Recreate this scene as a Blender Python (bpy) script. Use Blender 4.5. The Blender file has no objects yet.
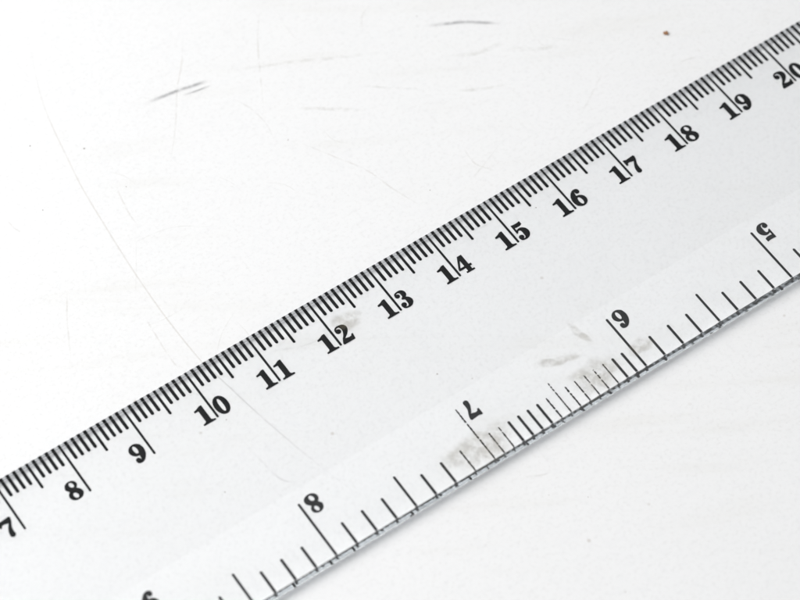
import bpy, bmesh, math, random
import numpy as np
from mathutils import Matrix, Vector

# ---------------------------------------------------------------- camera / light / exposure
scene = bpy.context.scene
CM = 0.01                                   # the plan below is laid out in centimetres, built in metres

cam_d = bpy.data.cameras.new("camera")
cam = bpy.data.objects.new("camera", cam_d)
scene.collection.objects.link(cam)
scene.camera = cam
RIGHT = Vector((0.82547224, -0.56431684, -0.01192017))
DOWN = Vector((-0.47842677, -0.68831581, -0.54527898))
FWD = Vector((0.29950527, 0.45581559, -0.83816988))
CAM_POS = Vector((2.0946, -17.3580, 30.8312)) * CM
cam.matrix_world = Matrix((
    (RIGHT.x, -DOWN.x, -FWD.x, CAM_POS.x),
    (RIGHT.y, -DOWN.y, -FWD.y, CAM_POS.y),
    (RIGHT.z, -DOWN.z, -FWD.z, CAM_POS.z),
    (0, 0, 0, 1)))
cam_d.sensor_width = 36.0
cam_d.lens = 2642.05 / 800 * 36.0
cam_d.clip_start = 0.01
cam_d.clip_end = 50
cam_d.dof.use_dof = True
cam_d.dof.focus_distance = 0.368
cam_d.dof.aperture_fstop = 22

world = bpy.data.worlds.new("World")
scene.world = world
world.use_nodes = True
bg = world.node_tree.nodes["Background"]
bg.inputs[0].default_value = (0.94, 0.965, 1.0, 1)
bg.inputs[1].default_value = 0.26

def area_lamp(name, loc, target, sx, sy, energy, color):
    d = bpy.data.lights.new(name, 'AREA')
    d.shape = 'RECTANGLE'
    d.size, d.size_y = sx, sy
    d.energy = energy
    d.color = color
    o = bpy.data.objects.new(name, d)
    scene.collection.objects.link(o)
    o.location = loc
    o.rotation_euler = (Vector(target) - Vector(loc)).to_track_quat('-Z', 'Y').to_euler()

area_lamp("window_light", (-0.14, 0.24, 0.48), (0.12, 0.0, 0.0), 0.36, 0.36, 3.25, (1.0, 0.989, 0.974))
area_lamp("overhead_fill", (0.00, -0.21, 1.20), (0.00, -0.21, 0.0), 2.4, 1.5, 7.0, (0.965, 0.98, 1.0))  # added unseen fill panel: softens shade, reflects in the ruler's inch margin

scene.view_settings.view_transform = 'Standard'
scene.view_settings.look = 'None'
scene.view_settings.exposure = 0.04
scene.view_settings.gamma = 1.0
scene.view_settings.use_curve_mapping = False
cy = scene.cycles
cy.max_bounces = 40
cy.transmission_bounces = 40
cy.glossy_bounces = 40
cy.diffuse_bounces = 8
cy.transparent_max_bounces = 40
cy.caustics_reflective = True
cy.caustics_refractive = True
cy.blur_glossy = 0.2
cy.sample_clamp_indirect = 40.0
cy.use_denoising = True
cy.denoiser = 'OPENIMAGEDENOISE'

# ---------------------------------------------------------------- materials
class Nodes:
    def __init__(self, name):
        self.m = bpy.data.materials.new(name)
        self.m.use_nodes = True
        self.t = self.m.node_tree
        self.b = self.t.nodes["Principled BSDF"]
        self.o = self.t.nodes["Material Output"]
    def n(self, kind, **kw):
        x = self.t.nodes.new(kind)
        for k, v in kw.items():
            setattr(x, k, v)
        return x
    def l(self, a, b):
        self.t.links.new(a, b)
    def math(self, op, a, b=None, c=None, clamp=False):
        x = self.n("ShaderNodeMath", operation=op, use_clamp=clamp)
        for i, v in enumerate((a, b, c)):
            if v is None:
                continue
            if isinstance(v, (int, float)):
                x.inputs[i].default_value = v
            else:
                self.l(v, x.inputs[i])
        return x.outputs[0]
    def noise(self, vec, scale, detail=4, rough=0.55, dist=0.0):
        x = self.n("ShaderNodeTexNoise")
        x.inputs["Scale"].default_value = scale
        x.inputs["Detail"].default_value = detail
        x.inputs["Roughness"].default_value = rough
        x.inputs["Distortion"].default_value = dist
        self.l(vec, x.inputs["Vector"])
        return x.outputs["Fac"]
    def ramp(self, fac, lo, hi, a=0.0, b=1.0):
        x = self.n("ShaderNodeMapRange")
        x.interpolation_type = 'SMOOTHSTEP'
        for i, v in zip((1, 2, 3, 4), (lo, hi, a, b)):
            x.inputs[i].default_value = v
        self.l(fac, x.inputs[0])
        return x.outputs[0]
    def mix(self, fac, a, b):
        x = self.n("ShaderNodeMix", data_type='RGBA')
        if isinstance(fac, (int, float)):
            x.inputs[0].default_value = fac
        else:
            self.l(fac, x.inputs[0])
        for s, v in ((6, a), (7, b)):
            if isinstance(v, tuple):
                x.inputs[s].default_value = v + (1,)
            else:
                self.l(v, x.inputs[s])
        return x.outputs[2]

def table_material():
    g = Nodes("white_painted_board")
    co = g.n("ShaderNodeTexCoord").outputs["Object"]
    big = g.noise(co, 22, 3)
    mid = g.noise(co, 130, 5, 0.6)
    fine = g.noise(co, 1900, 3, 0.6)
    # soft beige rubbing, drawn out along one direction
    turn = g.n("ShaderNodeMapping")
    turn.inputs["Rotation"].default_value = (0, 0, math.radians(29))
    g.l(co, turn.inputs["Vector"])
    mp = g.n("ShaderNodeMapping")
    mp.inputs["Scale"].default_value = (30, 260, 1)
    g.l(turn.outputs[0], mp.inputs["Vector"])
    rub = g.noise(mp.outputs[0], 1.0, 5, 0.62)
    col = g.mix(g.ramp(big, 0.35, 0.7, 0, 0.5), (0.815, 0.815, 0.815), (0.80, 0.80, 0.795))
    m1 = g.math('MULTIPLY', g.ramp(rub, 0.47, 0.78, 0, 0.42), g.ramp(big, 0.42, 0.60))
    col = g.mix(m1, col, (0.72, 0.71, 0.675))
    m2 = g.ramp(mid, 0.60, 0.80, 0, 0.25)
    col = g.mix(m2, col, (0.73, 0.715, 0.69))
    m3 = g.ramp(fine, 0.47, 0.78, 0, 0.34)
    col = g.mix(m3, col, (0.62, 0.61, 0.60))
    col = g.mix(g.ramp(g.noise(co, 800, 2, 0.5), 0.45, 0.75, 0, 0.15), col, (0.69, 0.695, 0.71))
    # sparse pin-point specks
    v = g.n("ShaderNodeTexVoronoi")
    v.inputs["Scale"].default_value = 210
    g.l(co, v.inputs["Vector"])
    pick = g.n("ShaderNodeSeparateColor")
    g.l(v.outputs["Color"], pick.inputs[0])
    dot = g.math('MULTIPLY', g.ramp(v.outputs["Distance"], 0.03, 0.075, 1, 0), g.ramp(pick.outputs[0], 0.90, 0.93, 0, 0.45))
    col = g.mix(dot, col, (0.45, 0.40, 0.35))
    g.l(col, g.b.inputs["Base Color"])
    g.b.inputs["Roughness"].default_value = 0.48
    g.l(g.ramp(mid, 0.3, 0.75, 0.42, 0.58), g.b.inputs["Roughness"])
    g.b.inputs["Specular IOR Level"].default_value = 0.4
    h = g.math('ADD', g.math('MULTIPLY', mid, 0.7), g.math('MULTIPLY', fine, 0.25))
    bp = g.n("ShaderNodeBump")
    bp.inputs["Strength"].default_value = 0.25
    bp.inputs["Distance"].default_value = 0.00012
    g.l(h, bp.inputs["Height"])
    g.l(bp.outputs[0], g.b.inputs["Normal"])
    return g.m

def plastic_material(name="clear_plastic", rough=0.0):
    g = Nodes(name)
    co = g.n("ShaderNodeTexCoord").outputs["Object"]
    g.t.nodes.remove(g.b)
    gl = g.n("ShaderNodeBsdfGlass")
    gl.inputs["Color"].default_value = (0.998, 0.999, 1.0, 1)
    gl.inputs["IOR"].default_value = 1.49
    gl.inputs["Roughness"].default_value = 0.0
    # faint handling haze: the surface is not perfectly polished
    g.l(g.ramp(g.noise(co, 90, 5, 0.65), 0.45, 0.8, rough, rough + 0.02), gl.inputs["Roughness"])
    g.l(gl.outputs[0], g.o.inputs["Surface"])
    va = g.n("ShaderNodeVolumeAbsorption")
    va.inputs["Color"].default_value = (0.84, 0.88, 0.90, 1)
    va.inputs["Density"].default_value = 30
    g.l(va.outputs[0], g.o.inputs["Volume"])
    return g.m

def ink_material():
    g = Nodes("black_ink")
    co = g.n("ShaderNodeTexCoord").outputs["Object"]
    g.l(g.mix(g.ramp(g.noise(co, 3000, 2), 0.45, 0.75), (0.003, 0.003, 0.0035), (0.010, 0.010, 0.011)), g.b.inputs["Base Color"])
    g.b.inputs["Roughness"].default_value = 0.5
    g.b.inputs["Specular IOR Level"].default_value = 0.2
    return g.m

def mark_material(name, color, peak, scale, lo, hi, radial=False, along=6.0):
    """A stain or scuff: opaque pigment broken up by noise, thinning out to its own edge (UV 0..1)."""
    g = Nodes(name)
    tc = g.n("ShaderNodeTexCoord")
    sep = g.n("ShaderNodeSeparateXYZ")
    g.l(tc.outputs["UV"], sep.inputs[0])
    u, v = sep.outputs[0], sep.outputs[1]
    if radial:
        edge = g.ramp(u, 0.5, 1.0, 1, 0)
    else:
        a = g.math('ABSOLUTE', g.math('SUBTRACT', u, 0.5))
        edge = g.ramp(a, 0.05, 0.5, 1, 0)
        e2 = g.math('ABSOLUTE', g.math('SUBTRACT', v, 0.5))
        edge = g.math('MULTIPLY', edge, g.ramp(e2, 0.18, 0.5, 1, 0))
    n = g.noise(tc.outputs["Object"], scale, 4, 0.65)
    al = g.math('MULTIPLY', g.math('MULTIPLY', edge, g.ramp(n, lo, hi)), peak, clamp=True)
    g.b.inputs["Base Color"].default_value = color + (1,)
    g.b.inputs["Roughness"].default_value = 0.8
    g.b.inputs["Specular IOR Level"].default_value = 0.1
    g.l(al, g.b.inputs["Alpha"])
    return g.m

def plain(name, color, rough, bump=0.0):
    g = Nodes(name)
    co = g.n("ShaderNodeTexCoord").outputs["Object"]
    n = g.noise(co, 2500, 3)
    dk = tuple(c * 0.7 for c in color)
    g.l(g.mix(g.ramp(n, 0.35, 0.7), color, dk), g.b.inputs["Base Color"])
    g.b.inputs["Roughness"].default_value = rough
    return g.m

M_TABLE = table_material()
M_PLASTIC = plastic_material()
M_RIM = plastic_material("satin_cut_rim", 0.012)
M_INK = ink_material()
M_HAIR = mark_material("scratch_brown", (0.52, 0.46, 0.37), 0.18, 300, 0.15, 0.60)
M_FAINT = mark_material("scratch_faint", (0.56, 0.51, 0.44), 0.16, 500, 0.30, 0.66)
M_RUB = mark_material("rub_beige", (0.60, 0.58, 0.53), 0.24, 500, 0.35, 0.75)
M_TRACE = mark_material("scratch_trace", (0.56, 0.51, 0.43), 0.09, 500, 0.30, 0.66)
M_SCUFF = mark_material("scuff_dark", (0.18, 0.18, 0.19), 0.44, 600, 0.25, 0.66)
M_RESIDUE = mark_material("residue_beige", (0.63, 0.53, 0.33), 0.23, 600, 0.30, 0.66, radial=True)
M_CRUMB = plain("crumb_brown", (0.33, 0.16, 0.07), 0.7)
M_SPECK = plain("speck_grey", (0.30, 0.26, 0.22), 0.8)

# ---------------------------------------------------------------- helpers
def link_mesh(name, me, mat, parent=None):
    if mat is not None and not me.materials:
        me.materials.append(mat)
    o = bpy.data.objects.new(name, me)
    scene.collection.objects.link(o)
    if parent is not None:
        o.parent = parent
    return o

def mesh_from(name, verts, faces, uvs=None):
    me = bpy.data.meshes.new(name)
    me.from_pydata(verts, [], faces)
    if uvs is not None:
        lay = me.uv_layers.new(name="UVMap")
        for lp in me.loops:
            lay.data[lp.index].uv = uvs[lp.vertex_index]
    me.update()
    return me

def smooth_line(pts, n):
    """Catmull-Rom through the given points."""
    P = [Vector(p) for p in pts]
    P = [P[0] * 2 - P[1]] + P + [P[-1] * 2 - P[-2]]
    out = []
    for i in range(1, len(P) - 2):
        for k in range(n):
            t = k / n
            a, b, c, d = P[i - 1], P[i], P[i + 1], P[i + 2]
            out.append(0.5 * ((2 * b) + (c - a) * t + (2 * a - 5 * b + 4 * c - d) * t * t + (3 * b - a - 3 * c + d) * t ** 3))
    out.append(P[-2])
    return out

# ---------------------------------------------------------------- the surface
def build_table():
    bm = bmesh.new()
    bmesh.ops.create_cube(bm, size=1)
    bmesh.ops.scale(bm, vec=(1.4, 1.0, 0.02), verts=bm.verts)
    bmesh.ops.translate(bm, vec=(0, 0, -0.01), verts=bm.verts)
    bmesh.ops.bevel(bm, geom=[e for e in bm.edges], offset=0.002, segments=2, affect='EDGES')
    me = bpy.data.meshes.new("tabletop")
    bm.to_mesh(me)
    bm.free()
    o = link_mesh("tabletop", me, M_TABLE)
    o.location = (0.14, -0.02, 0)
    o["kind"] = "structure"
    o["label"] = "white painted tabletop with scuffs and fine scratches"
    return o

table = build_table()
T_OFF = Vector((0.14, -0.02, 0))
mark_level = [0.0]

def ribbon(name, pts, width, mat, n=6):
    """A flat mark on the table along a curved line; width in cm."""
    mark_level[0] += 0.000002
    z = 0.000008 + mark_level[0]
    c = smooth_line([(x * CM, y * CM, 0) for x, y in pts], n)
    V, F, U = [], [], []
    for i, p in enumerate(c):
        a, b = c[max(i - 1, 0)], c[min(i + 1, len(c) - 1)]
        d = (b - a).normalized()
        s = Vector((-d.y, d.x, 0)) * width * CM * 0.5
        for k, q in ((0.0, p - s), (1.0, p + s)):
            V.append((q.x - T_OFF.x, q.y - T_OFF.y, z))
            U.append((k, i / (len(c) - 1)))
    for i in range(len(c) - 1):
        F.append((2 * i, 2 * i + 2, 2 * i + 3, 2 * i + 1))
    return link_mesh(name, mesh_from(name, V, F, U), mat, table)

ribbon("hairline_scratch", [(11.38, 6.94), (11.12, 6.24), (10.82, 5.44), (10.66, 4.82), (10.53, 4.08), (10.45, 3.59), (10.38, 2.84),
                            (10.31, 1.91), (10.28, 0.97), (10.31, 0.06), (10.40, -0.62), (10.53, -1.36), (10.68, -2.06), (10.84, -2.67), (11.1, -3.4)], 0.034, M_HAIR)
for pts in ([(10.04, 1.18), (10.02, 0.94), (9.98, 0.43), (10.0, 0.14)],
            [(10.89, 3.41), (10.83, 3.18), (10.77, 2.8), (10.77, 2.52)],
            [(13.08, 3.73), (13.2, 3.43), (13.24, 3.09), (13.19, 2.73)],
            [(13.38, 2.63), (13.69, 2.05), (13.97, 1.53), (14.11, 1.0), (14.33, 0.38)],
            [(13.25, 5.36), (12.85, 4.75), (12.5, 4.32), (12.09, 3.71), (11.64, 3.15)],
            [(15.35, 1.07), (15.32, 0.85), (15.34, 0.68), (15.53, 0.4)],
            [(14.37, 4.97), (13.93, 4.35), (13.26, 3.12)],
            [(9.28, 3.77), (9.3, 3.55), (9.36, 3.37)],
            [(9.4, 2.23), (9.13, 1.77), (8.81, 1.1)],
            [(12.84, -3.83), (13.07, -3.96), (13.23, -4.01)],
            [(10.36, -2.26), (10.16, -2.03), (10.07, -1.22)]):
    ribbon("fine_scratch", pts, 0.04, M_FAINT)
for pts, w in (([(13.4, 4.15), (13.8, 3.96), (14.28, 3.74), (14.72, 3.5), (15.61, 3.06)], 0.09),
               ([(14.77, 2.83), (15.09, 2.56), (15.44, 2.29)], 0.06),
               ([(13.68, 3.09), (14.15, 2.74), (14.62, 2.39)], 0.10),
               ([(16.08, 2.57), (16.56, 2.35), (17.16, 2.3)], 0.12),
               ([(15.77, 2.0), (16.29, 1.72), (16.6, 1.64)], 0.09),
               ([(16.9, 2.2), (17.3, 1.9), (17.6, 1.8)], 0.12)):
    ribbon("rub_mark", pts, w, M_RUB)
sr = random.Random(21)
for i in range(22):                          # barely visible hairlines from years of use
    x, y = sr.uniform(9.5, 18.0), sr.uniform(-0.5, 5.5)
    a = sr.gauss(-0.6, 0.7)
    ln = sr.uniform(0.3, 1.3)
    bend = sr.uniform(-0.15, 0.15) * ln
    dx, dy = math.cos(a) * ln, math.sin(a) * ln
    ribbon("hairline_scratch", [(x, y), (x + dx * .5 - dy / ln * bend, y + dy * .5 + dx / ln * bend), (x + dx, y + dy)], sr.uniform(0.02, 0.05), M_TRACE)
ribbon("scuff_mark", [(11.90, 4.38), (12.22, 4.34), (12.5, 4.3), (12.78, 4.24), (13.0, 4.20)], 0.085, M_SCUFF)
ribbon("scuff_mark", [(12.50, 4.185), (12.72, 4.14), (12.98, 4.10)], 0.045, M_SCUFF)
ribbon("scuff_mark", [(16.12, 3.24), (16.44, 3.08), (16.71, 2.94), (16.94, 2.76), (17.24, 2.53)], 0.085, M_SCUFF)
ribbon("scuff_mark", [(18.84, 0.51), (18.98, 0.48), (19.15, 0.44)], 0.05, M_FAINT)

def build_specks():
    rnd = random.Random(5)
    bm = bmesh.new()
    spots = [(10.21, 4.67), (10.83, 4.18), (10.98, 3.25), (9.79, 3.58), (16.18, 3.45), (13.34, 2.62), (14.52, 0.71), (12.99, -4.27),
             (12.96, -5.99), (10.07, -0.89), (9.46, -1.82), (12.82, -1.92), (13.17, -2.25), (15.55, -0.45), (13.4, -4.59)]
    for x, y in spots:
        r = rnd.uniform(0.006, 0.011) * CM
        m = Matrix.Translation((x * CM - T_OFF.x, y * CM - T_OFF.y, r * 0.3)) @ Matrix.Rotation(rnd.uniform(0, 6), 4, 'Z') @ Matrix.Diagonal((1.0, rnd.uniform(0.6, 1.4), 0.4, 1))
        bmesh.ops.create_icosphere(bm, subdivisions=1, radius=r, matrix=m)
    me = bpy.data.meshes.new("dust")
    bm.to_mesh(me)
    bm.free()
    o = link_mesh("dust", me, M_SPECK, table)
    o["kind"] = "stuff"

build_specks()

# ---------------------------------------------------------------- the ruler
GAP = 0.00004                                # it rests on the board with a breath of air under it
WIDTH = 3.50
ruler = bpy.data.objects.new("ruler", None)
scene.collection.objects.link(ruler)
ruler.location = (0, 0, GAP)
ruler.empty_display_size = 0.02
ruler["label"] = "clear plastic ruler with black centimetre and inch scales lying on the white tabletop"
ruler["category"] = "ruler"

T_EDGE, T_MID = 0.187, 0.207                 # thickness at the rims and in the middle, cm
def build_body():
    # cross-section (y, z) in cm: flat underside, two shallow sloping margins, flat middle
    prof = [(0.0, 0.0), (-WIDTH, 0.0), (-WIDTH, T_EDGE - 0.008), (-WIDTH + 0.003, T_EDGE - 0.002), (-WIDTH + 0.008, T_EDGE),
            (-2.515, T_MID - 0.0035), (-2.385, T_MID), (-0.745, T_MID), (-0.655, T_MID - 0.0025), (0.0, T_EDGE)]
    x0, x1 = -0.35, 30.85
    n = len(prof)
    V = [(x * CM, y * CM, z * CM) for x in (x0, x1) for y, z in prof]
    F = [tuple(range(n)), tuple(range(2 * n - 1, n - 1, -1))]
    for i in range(n):
        j = (i + 1) % n
        F.append((j, i, i + n, j + n))
    me = mesh_from("body", V, F)
    bm = bmesh.new()
    bm.from_mesh(me)
    bmesh.ops.recalc_face_normals(bm, faces=bm.faces)
    bm.to_mesh(me)
    bm.free()
    me.materials.append(M_PLASTIC)
    me.materials.append(M_RIM)
    for p in me.polygons:
        if abs(p.normal.y) > 0.9:            # the two long sawn rims
            p.material_index = 1
    return link_mesh("body", me, None, ruler)

build_body()
Z_INK = 0.00002                              # the print sits just inside the underside

def bar_mesh(name, w, length, y_outer, sign):
    """A printed line: from the rim inward, with a rounded inner end; cm."""
    h = w / 2
    y_in = y_outer + sign * length
    pts = [(-h, y_outer), (h, y_outer), (h, y_in - sign * h * 0.8), (h * 0.55, y_in - sign * h * 0.15), (0, y_in), (-h * 0.55, y_in - sign * h * 0.15), (-h, y_in - sign * h * 0.8)]
    if sign > 0:
        pts = pts
    else:
        pts = pts[::-1]
    return mesh_from(name, [(x * CM, y * CM, 0) for x, y in pts], [tuple(range(len(pts)))])

def place(name, me, x, z=Z_INK, y=0.0, rot=0.0, mat=None):
    o = link_mesh(name, me, mat or M_INK, ruler)
    o.location = (x * CM, y * CM, z)
    o.rotation_euler = (0, 0, rot)
    return o

CM_OUT, IN_OUT = -0.001, -WIDTH + 0.066
ME_MM = bar_mesh("millimetre_tick", 0.047, 0.262, CM_OUT, -1)
ME_HALF = bar_mesh("half_centimetre_tick", 0.039, 0.392, CM_OUT, -1)
ME_CM = bar_mesh("centimetre_tick", 0.034, 0.795, CM_OUT, -1)
ME_EIGHTH = bar_mesh("inch_fraction_tick", 0.039, 0.360, IN_OUT, 1)
ME_HALFIN = bar_mesh("half_inch_tick", 0.036, 0.538, IN_OUT, 1)
ME_INCH = bar_mesh("inch_tick", 0.036, 0.913, IN_OUT, 1)

far = []                                     # the ends of the scale, beyond what is looked at
for i in range(0, 301):
    me, nm = (ME_CM, "centimetre_tick") if i % 10 == 0 else (ME_HALF, "half_centimetre_tick") if i % 5 == 0 else (ME_MM, "millimetre_tick")
    x = i / 10
    if 6.4 <= x <= 20.8:
        place(nm, me, x)
    else:
        far.append((me, x))

rnd = random.Random(3)
def worn_bar(name, w, length, wear):
    """A line whose ink has partly flaked off: thin, with uneven sides and breaks (one mesh of islands)."""
    V, F = [], []
    y = IN_OUT
    end = IN_OUT + length
    while y < end - 0.01:
        worn = (y - IN_OUT) > 0.03
        seg = rnd.uniform(0.03, 0.10) if worn else 0.03
        seg = min(seg, end - y)
        k = (1 - wear * rnd.uniform(0.35, 0.95)) if worn else 0.85
        n = max(2, int(seg / 0.012))
        base = len(V)
        for i in range(n + 1):
            yy = y + seg * i / n
            taper = 0.55 if i in (0, n) and worn else 1.0
            hw = w / 2 * k * taper * rnd.uniform(0.75, 1.1)
            off = rnd.uniform(-0.002, 0.002)
            V += [((off - hw) * CM, yy * CM, 0), ((off + hw) * CM, yy * CM, 0)]
        for i in range(n):
            a = base + 2 * i
            F.append((a, a + 1, a + 3, a + 2))
        y += seg
        if worn and rnd.random() < wear:
            y += rnd.uniform(0.006, 0.028)
    return mesh_from(name, V, F)

# inches count from the other end; the sixth-to-seventh inch is divided into sixteenths
IN0 = 30.48
WEAR = {(6, 16): 0.35, (6, 15): 0.55, (6, 14): 0.75, (6, 9): 0.15, (6, 8): 0.65, (6, 7): 0.35, (6, 6): 0.4, (6, 5): 0.85, (6, 4): 0.75, (6, 3): 0.65, (7, 0): 0.4, (7, 1): 0.18}
for inch in range(0, 12):
    div = 16 if inch == 6 else 8
    for k in range(div):
        x = IN0 - 2.54 * (inch + k / div)
        if k == 0:
            nm, me, ln = "inch_tick", ME_INCH, 0.913
        elif k * 2 == div:
            nm, me, ln = "half_inch_tick", ME_HALFIN, 0.538
        else:
            nm, me, ln = "inch_fraction_tick", ME_EIGHTH, 0.360
        w = WEAR.get((inch, k), 0) * 0.55
        if w:
            me = worn_bar(nm, 0.030, ln, w)
        if 6.2 <= x <= 19.6:
            place(nm, me, x)
        else:
            far.append((me, x))

def join_far():
    V, F = [], []
    for me, x in far:
        b = len(V)
        V += [(v.co.x + x * CM, v.co.y, 0) for v in me.vertices]
        F += [tuple(b + i for i in p.vertices) for p in me.polygons]
    o = place("scale_end", mesh_from("scale_end", V, F), 0)
    o["kind"] = "stuff"

join_far()

# ---------------------------------------------------------------- numerals: heavy old-style serif figures
NX, NY = np.meshgrid(np.arange(-0.06, 0.761, 0.01), np.arange(-0.06, 1.061, 0.01))
def ell(cx, cy, rx, ry, tilt=0.0, pw=2.0):
    c, s = math.cos(tilt), math.sin(tilt)
    dx, dy = NX - cx, NY - cy
    u, v = (dx * c + dy * s) / rx, (-dx * s + dy * c) / ry
    return ((np.abs(u) ** pw + np.abs(v) ** pw) ** (1 / pw) - 1) * min(rx, ry)
def stroke(pts, n=10):
    """pts: (x, y, half-width); a swelling line."""
    q = smooth_line(pts, n)
    d = np.full(NX.shape, 9.0)
    for a, b in zip(q[:-1], q[1:]):
        ex, ey = b.x - a.x, b.y - a.y
        L = ex * ex + ey * ey + 1e-12
        t = np.clip(((NX - a.x) * ex + (NY - a.y) * ey) / L, 0, 1)
        r = a.z + (b.z - a.z) * t
        d = np.minimum(d, np.hypot(NX - a.x - ex * t, NY - a.y - ey * t) - r)
    return d
def poly(*pts):
    """Any simple polygon."""
    d = np.full(NX.shape, 9.0)
    inside = np.zeros(NX.shape, bool)
    for (ax, ay), (bx_, by_) in zip(pts, pts[1:] + pts[:1]):
        ex, ey = bx_ - ax, by_ - ay
        t = np.clip(((NX - ax) * ex + (NY - ay) * ey) / (ex * ex + ey * ey), 0, 1)
        d = np.minimum(d, np.hypot(NX - ax - ex * t, NY - ay - ey * t))
        cond = (ay > NY) != (by_ > NY)
        xi = ax + (NY - ay) * ex / (ey if abs(ey) > 1e-9 else 1e-9)
        inside ^= cond & (NX < xi)
    return np.where(inside, -d, d)
def union(*a):
    r = a[0]
    for b in a[1:]:
        r = np.minimum(r, b)
    return r
def cut(a, b):
    return np.maximum(a, -b)

def figure_six():
    bowl = cut(ell(.345, .31, .315, .31), ell(.355, .30, .105, .245, 0.05))
    back = stroke([(.17, .22, .13), (.15, .42, .15), (.19, .66, .13), (.29, .87, .075), (.42, .965, .035), (.54, .93, .035), (.57, .84, .04)])
    back = cut(back, ell(.355, .30, .105, .245, 0.05))
    return union(bowl, back, ell(.50, .815, .105, .105))

FIG = {
    0: cut(ell(.33, .5, .33, .5, 0, 2.1), ell(.33, .5, .105, .42, 0, 2.1)),
    1: union(poly((.22, .03), (.47, .03), (.47, 1.0), (.36, 1.0), (.20, .92), (.03, .875), (.03, .80), (.22, .80)),
             poly((.04, .0), (.65, .0), (.65, .065), (.53, .09), (.47, .15), (.22, .15), (.16, .09), (.04, .065))),
    2: union(ell(.165, .735, .125, .12), stroke([(.06, .74, .02), (.09, .88, .03), (.20, .965, .035), (.34, .95, .05), (.46, .85, .11), (.49, .72, .125), (.43, .56, .10), (.30, .40, .06), (.17, .27, .045), (.08, .12, .04), (.06, .06, .05)]),
             poly((.02, .0), (.61, .0), (.66, .30), (.60, .30), (.55, .215), (.42, .205), (.28, .24), (.15, .24), (.03, .09))),
    3: union(ell(.15, .77, .105, .10), ell(.15, .235, .12, .115),
             stroke([(.06, .79, .02), (.11, .92, .03), (.27, .965, .035), (.41, .90, .085), (.46, .76, .115), (.41, .62, .075), (.27, .535, .032)]),
             stroke([(.27, .535, .032), (.43, .47, .075), (.50, .29, .135), (.44, .12, .09), (.29, .035, .035), (.12, .075, .035), (.05, .20, .025)])),
    4: union(cut(poly((.34, 1.0), (.56, 1.0), (.56, .38), (.68, .38), (.68, .28), (.56, .28), (.56, .05), (.34, .05), (.34, .28), (.0, .28), (.0, .36)), poly((.34, .80), (.34, .38), (.09, .38))),
             poly((.24, .0), (.67, .0), (.67, .075), (.24, .075))),
    5: union(poly((.10, 1.0), (.22, .975), (.42, .97), (.57, 1.0), (.57, .82), (.46, .775), (.28, .775), (.17, .80), (.17, .54), (.09, .46)),
             ell(.155, .205, .12, .115), stroke([(.12, .50, .03), (.22, .60, .035), (.37, .60, .07), (.48, .47, .125), (.50, .30, .145), (.43, .12, .09), (.28, .035, .035), (.12, .07, .035), (.06, .18, .025)])),
    6: figure_six(),
    7: union(poly((.03, 1.0), (.10, 1.0), (.20, .96), (.62, 1.0), (.66, .93), (.60, .78), (.44, .72), (.24, .78), (.14, .755), (.10, .66), (.03, .66)),
             stroke([(.62, .92, .03), (.56, .75, .045), (.43, .52, .065), (.36, .30, .10), (.35, .12, .12)])),
    8: cut(cut(union(ell(.33, .765, .275, .235), ell(.33, .275, .325, .275), stroke([(.15, .72, .12), (.33, .52, .15), (.50, .30, .13)])), ell(.365, .785, .105, .165, 0.25)), ell(.295, .235, .115, .175, 0.3)),
}
FIG[9] = FIG[6][::-1, ::-1]                  # the grid is not quite symmetric about a 0.66-wide figure: 0.70 - x
FIG_SHIFT = {9: -0.04}

def contour_mesh(name, f, height, shift=0.0):
    """Fill of f < 0 (marching squares), scaled to the figure height in cm."""
    bm = bmesh.new()
    vert = {}
    ny, nx = f.shape
    def crossing(i0, j0, i1, j1):
        key_ = (i0, j0, i1, j1)
        if key_ not in vert:
            a, b = f[i0, j0], f[i1, j1]
            t = a / (a - b)
            t = min(max(t, 0.04), 0.96)
            x = NX[i0, j0] + (NX[i1, j1] - NX[i0, j0]) * t
            y = NY[i0, j0] + (NY[i1, j1] - NY[i0, j0]) * t
            vert[key_] = bm.verts.new(((x + shift - .33) * height * CM, (y - .5) * height * CM, 0))
        return vert[key_]
    for i in range(ny - 1):
        for j in range(nx - 1):
            c = [f[i, j] < 0, f[i, j + 1] < 0, f[i + 1, j + 1] < 0, f[i + 1, j] < 0]
            if all(c) or not any(c):
                continue
            e = {}
            if c[0] != c[1]: e['b'] = crossing(i, j, i, j + 1)
            if c[1] != c[2]: e['r'] = crossing(i, j + 1, i + 1, j + 1)
            if c[2] != c[3]: e['t'] = crossing(i + 1, j, i + 1, j + 1)
            if c[3] != c[0]: e['l'] = crossing(i, j, i + 1, j)
            v = list(e.values())
            if len(v) == 2:
                pairs = [v]
            else:
                pairs = [(e['b'], e['r']), (e['t'], e['l'])] if c[0] else [(e['b'], e['l']), (e['t'], e['r'])]
            for a, b in pairs:
                if bm.edges.get((a, b)) is None:
                    bm.edges.new((a, b))
    bmesh.ops.triangle_fill(bm, use_beauty=True, use_dissolve=False, edges=bm.edges[:], normal=(0, 0, 1))
    me = bpy.data.meshes.new(name)
    bm.to_mesh(me)
    bm.free()
    return me

HGT = 0.300
FIG_ME = {d: contour_mesh("figure", f - 0.014, HGT, FIG_SHIFT.get(d, 0.0)) for d, f in FIG.items()}

def number_mesh(n, gap):
    """One printed number; two figures stand either side of the long tick."""
    V, F = [], []
    s = str(n)
    offs = [-0.180] if len(s) == 1 else [-gap, gap]
    for ch, ox in zip(s, offs):
        me = FIG_ME[int(ch)]
        b = len(V)
        V += [(v.co.x + ox * CM, v.co.y, 0) for v in me.vertices]
        F += [tuple(b + i for i in p.vertices) for p in me.polygons]
    return mesh_from("numeral", V, F)

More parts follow.
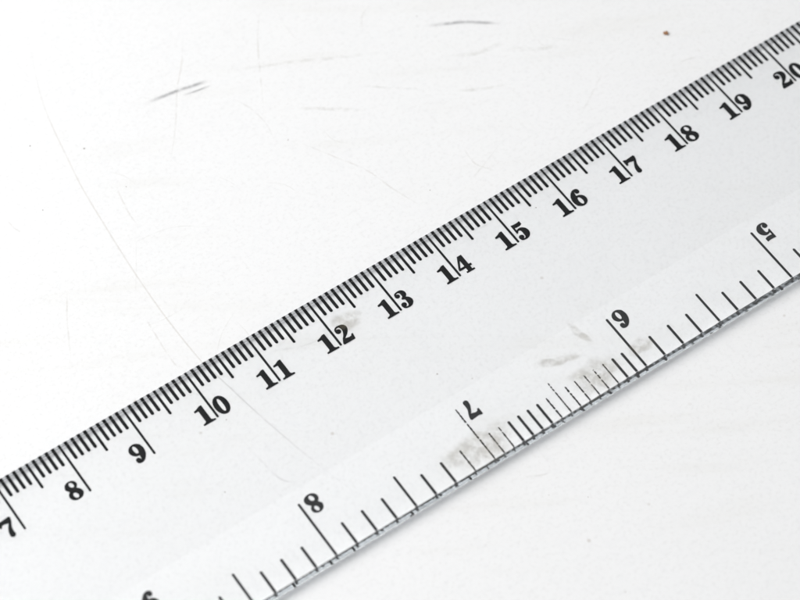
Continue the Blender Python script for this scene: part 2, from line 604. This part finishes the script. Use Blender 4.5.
Y_NUM_CM, Y_NUM_IN = -0.655, -2.630
for n in range(1, 31):
    place("numeral", number_mesh(n, 0.138), n, y=Y_NUM_CM)
for n in range(1, 13):
    place("numeral", number_mesh(n, 0.138), IN0 - 2.54 * n, y=Y_NUM_IN, rot=math.pi)

# ---------------------------------------------------------------- dried residue on the underside
res_level = [0.0]
def residue(name, cx, cy_, rx, ry, rot, seed, mat):
    res_level[0] += 0.000004
    r = random.Random(seed)
    ph = [r.uniform(0, 6.28) for _ in range(5)]
    V, U, F = [(0, 0, 0)], [(0, 0)], []
    N, RINGS = 40, 4
    for k in range(1, RINGS + 1):
        for i in range(N):
            a = 2 * math.pi * i / N
            w = 1 + 0.16 * math.sin(2 * a + ph[0]) + 0.10 * math.sin(3 * a + ph[1]) + 0.07 * math.sin(5 * a + ph[2]) + 0.05 * math.sin(9 * a + ph[3])
            q = k / RINGS
            V.append((math.cos(a) * rx * w * q * CM, math.sin(a) * ry * w * q * CM, 0))
            U.append((q, i / N))
    for i in range(N):
        j = (i + 1) % N
        F.append((0, 1 + i, 1 + j))
        for k in range(RINGS - 1):
            a = 1 + k * N
            F.append((a + i, a + N + i, a + N + j, a + j))
    o = place(name, mesh_from(name, V, F, U), cx, z=Z_INK + 0.00001 + res_level[0], y=cy_, rot=rot, mat=mat)
    return o

residue("residue", 12.62, -3.18, 0.56, 0.34, -0.15, 1, M_RESIDUE)
residue("residue", 14.58, -3.16, 0.42, 0.30, -0.3, 2, M_RESIDUE)
residue("residue", 15.36, -3.14, 0.20, 0.16, 0.0, 3, M_RESIDUE)
residue("residue", 14.28, -2.68, 0.34, 0.10, -0.35, 4, M_RESIDUE)
residue("residue", 14.80, -2.50, 0.08, 0.24, 0.15, 5, M_RESIDUE)
residue("residue", 12.28, -0.50, 0.30, 0.16, -0.4, 6, M_RESIDUE)

# ---------------------------------------------------------------- the crumb
def build_crumb():
    bm = bmesh.new()
    bmesh.ops.create_icosphere(bm, subdivisions=3, radius=0.00030)
    r = random.Random(9)
    for v in bm.verts:
        d = v.co.normalized()
        v.co *= 1 + 0.18 * math.sin(5 * d.x + 2 * d.y) + 0.12 * math.sin(7 * d.z + 4 * d.y) + r.uniform(-0.06, 0.06)
        v.co.x *= 1.3
        v.co.z *= 0.6
    zmin = min(v.co.z for v in bm.verts)
    for v in bm.verts:
        v.co.z -= zmin
    me = bpy.data.meshes.new("crumb")
    bm.to_mesh(me)
    bm.free()
    o = link_mesh("crumb", me, M_CRUMB)
    o.location = (19.03 * CM, 1.05 * CM, 0)
    o.rotation_euler = (0, 0, -0.9)
    o["label"] = "tiny brown crumb lying on the white tabletop"
    o["category"] = "crumb"

build_crumb()
